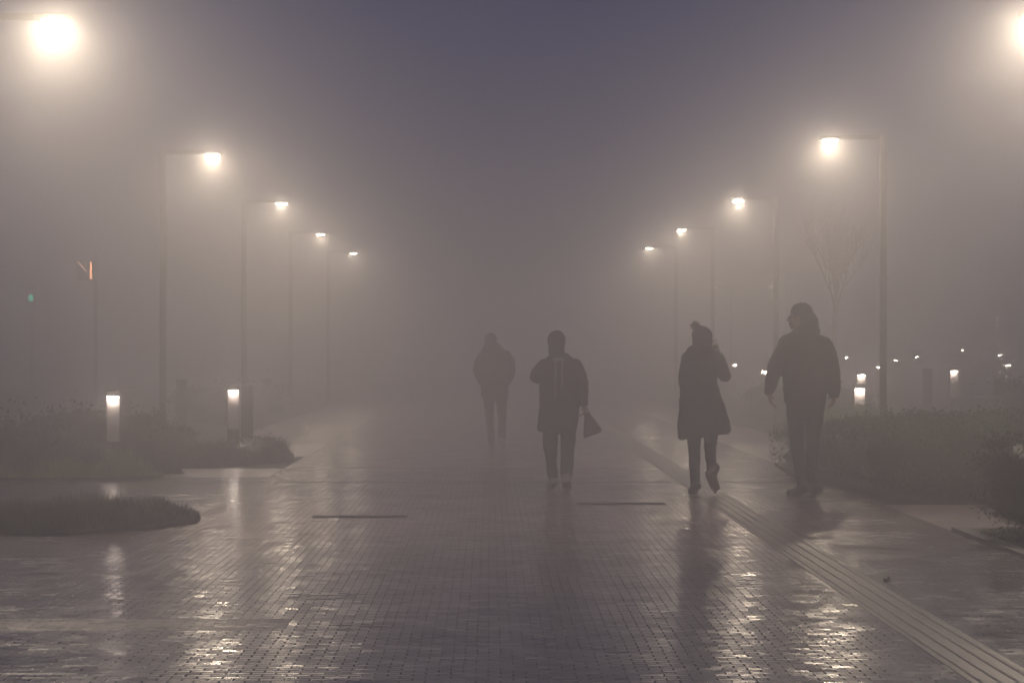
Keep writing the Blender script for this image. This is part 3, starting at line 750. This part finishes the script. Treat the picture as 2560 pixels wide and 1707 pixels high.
# handbag swinging from the hand
b = MB()
prof = [(.78, .018, .012), (.74, .035, .025), (.66, .062, .04), (.60, .083, .048), (.575, .088, .05), (.56, .082, .045)]
b.loft([((.0+(.80-z)*.28, 0, z), (w, 0, w*.42), (0, d, 0)) for z, w, d in prof][::-1], 16)
g = b.build('handbag', M['bag'], smooth=True); fuse(g, .008, .006, 12, 2)
b = MB(); b.tube([((-.01, 0, .72), .006), ((-.022, 0, .80), .005), ((-.018, -.0, .835), .005), ((.0, 0, .835), .005), ((.03, 0, .77), .005), ((.045, 0, .72), .006)], 6)
b.build('strap', M['bag'], g)
g.location = (.675+.265, 25.03, -.01); tag(g, 'soft dark handbag swinging from the hand of the middle walker', 'handbag')

# --- far walker with hands in pockets
J = dict(pel=(0, 0, .85), shL=(-.18, 0, 1.36), shR=(.18, 0, 1.36), head=(-.045, .0, 1.52),
         elL=(-.245, -.04, 1.12), wrL=(-.16, .06, .92), elR=(.245, -.04, 1.12), wrR=(.17, .06, .92),
         hdL=(.4, .3, -.8), hdR=(-.4, .3, -.8), thL=(.4, .8, .2), thR=(-.4, .8, .2), pnL=(1, 0, 0), pnR=(-1, 0, 0),
         hpL=(-.075, 0, .82), hpR=(.10, 0, .82), knL=(-.065, .04, .46), knR=(.115, -.02, .47), anL=(-.04, .14, .09), anR=(.11, -.24, .12),
         baL=(-.04, .26, .035), baR=(.115, -.14, .04))
p4 = person((.058, 36.5, 0), 'hooded person farthest away in the fog, elbows out, hands in pockets', J, head_yaw=0, head_s=.97)
b = MB()
rings_cloth(b, [(.735, -.175, .19, 0, .14), (.76, -.185, .20, 0, .15), (.9, -.185, .205, 0, .155), (1.1, -.19, .21, 0, .155), (1.27, -.20, .215, 0, .15), (1.35, -.18, .20, 0, .13), (1.40, -.13, .15, 0, .11), (1.47, -.09, .09, 0, .10)])
b.chain([((-.165, 0, 1.325), .068), ((-.205, -.02, 1.24), .078), ((-.228, -.03, 1.13), .075), ((-.20, .02, 1.0), .064), ((-.165, .06, .93), .056)])
b.chain([((.18, 0, 1.325), .068), ((.212, -.02, 1.24), .078), ((.232, -.03, 1.13), .075), ((.21, .02, 1.0), .064), ((.18, .06, .93), .056)])
o = b.build('jacket', M['jacket'], p4); fuse(o, .012, .014, 6, 7)
b = MB(); b.ell((-.045, -.01, 1.53), (.092, .11, .115)); b.ell((-.035, -.02, 1.44), (.125, .11, .09)); b.ell((-.015, -.02, 1.39), (.17, .11, .075))
o = b.build('hood', M['jacket'], p4); fuse(o, .010, .006, 12, 3)
b = MB()
b.chain([((-.075, 0, .80), .09), ((-.07, .03, .6), .074), ((-.065, .04, .46), .060), ((-.05, .09, .26), .054), ((-.04, .13, .12), .050)])
b.chain([((.10, 0, .80), .09), ((.11, 0, .6), .074), ((.115, -.02, .47), .060), ((.112, -.13, .28), .054), ((.11, -.23, .14), .050)])
b.ell((.01, 0, .80), (.16, .11, .10))
o = b.build('trousers', M['jeans'], p4); fuse(o, .011, .008, 9, 3)
shoe('shoe', (-.04, .14, .10), (-.042, .25, .042), M['shoe_dark'], p4, toe_len=.07)
shoe('shoe', (.11, -.24, .125), (.115, -.14, .05), M['shoe_light'], p4, toe_len=.05)

# ---------------------------------------------------------------- haze
hm = bpy.data.materials.new('haze'); hm.use_nodes = True
hn = hm.node_tree.nodes; hl = hm.node_tree.links
hn.remove(hn['Principled BSDF'])
pv = hn.new('ShaderNodeVolumePrincipled'); pv.inputs['Color'].default_value = (.92, .913, .92, 1)
pv.inputs['Density'].default_value = HAZE; pv.inputs['Anisotropy'].default_value = .86
hl.new(pv.outputs[0], hn['Material Output'].inputs['Volume'])
b = MB(); b.box(-98, 98, -12, 220, -1.1, 4.9)
tag(b.build('haze', hm), 'thick evening fog hanging over the whole plaza', 'fog', kind='stuff')
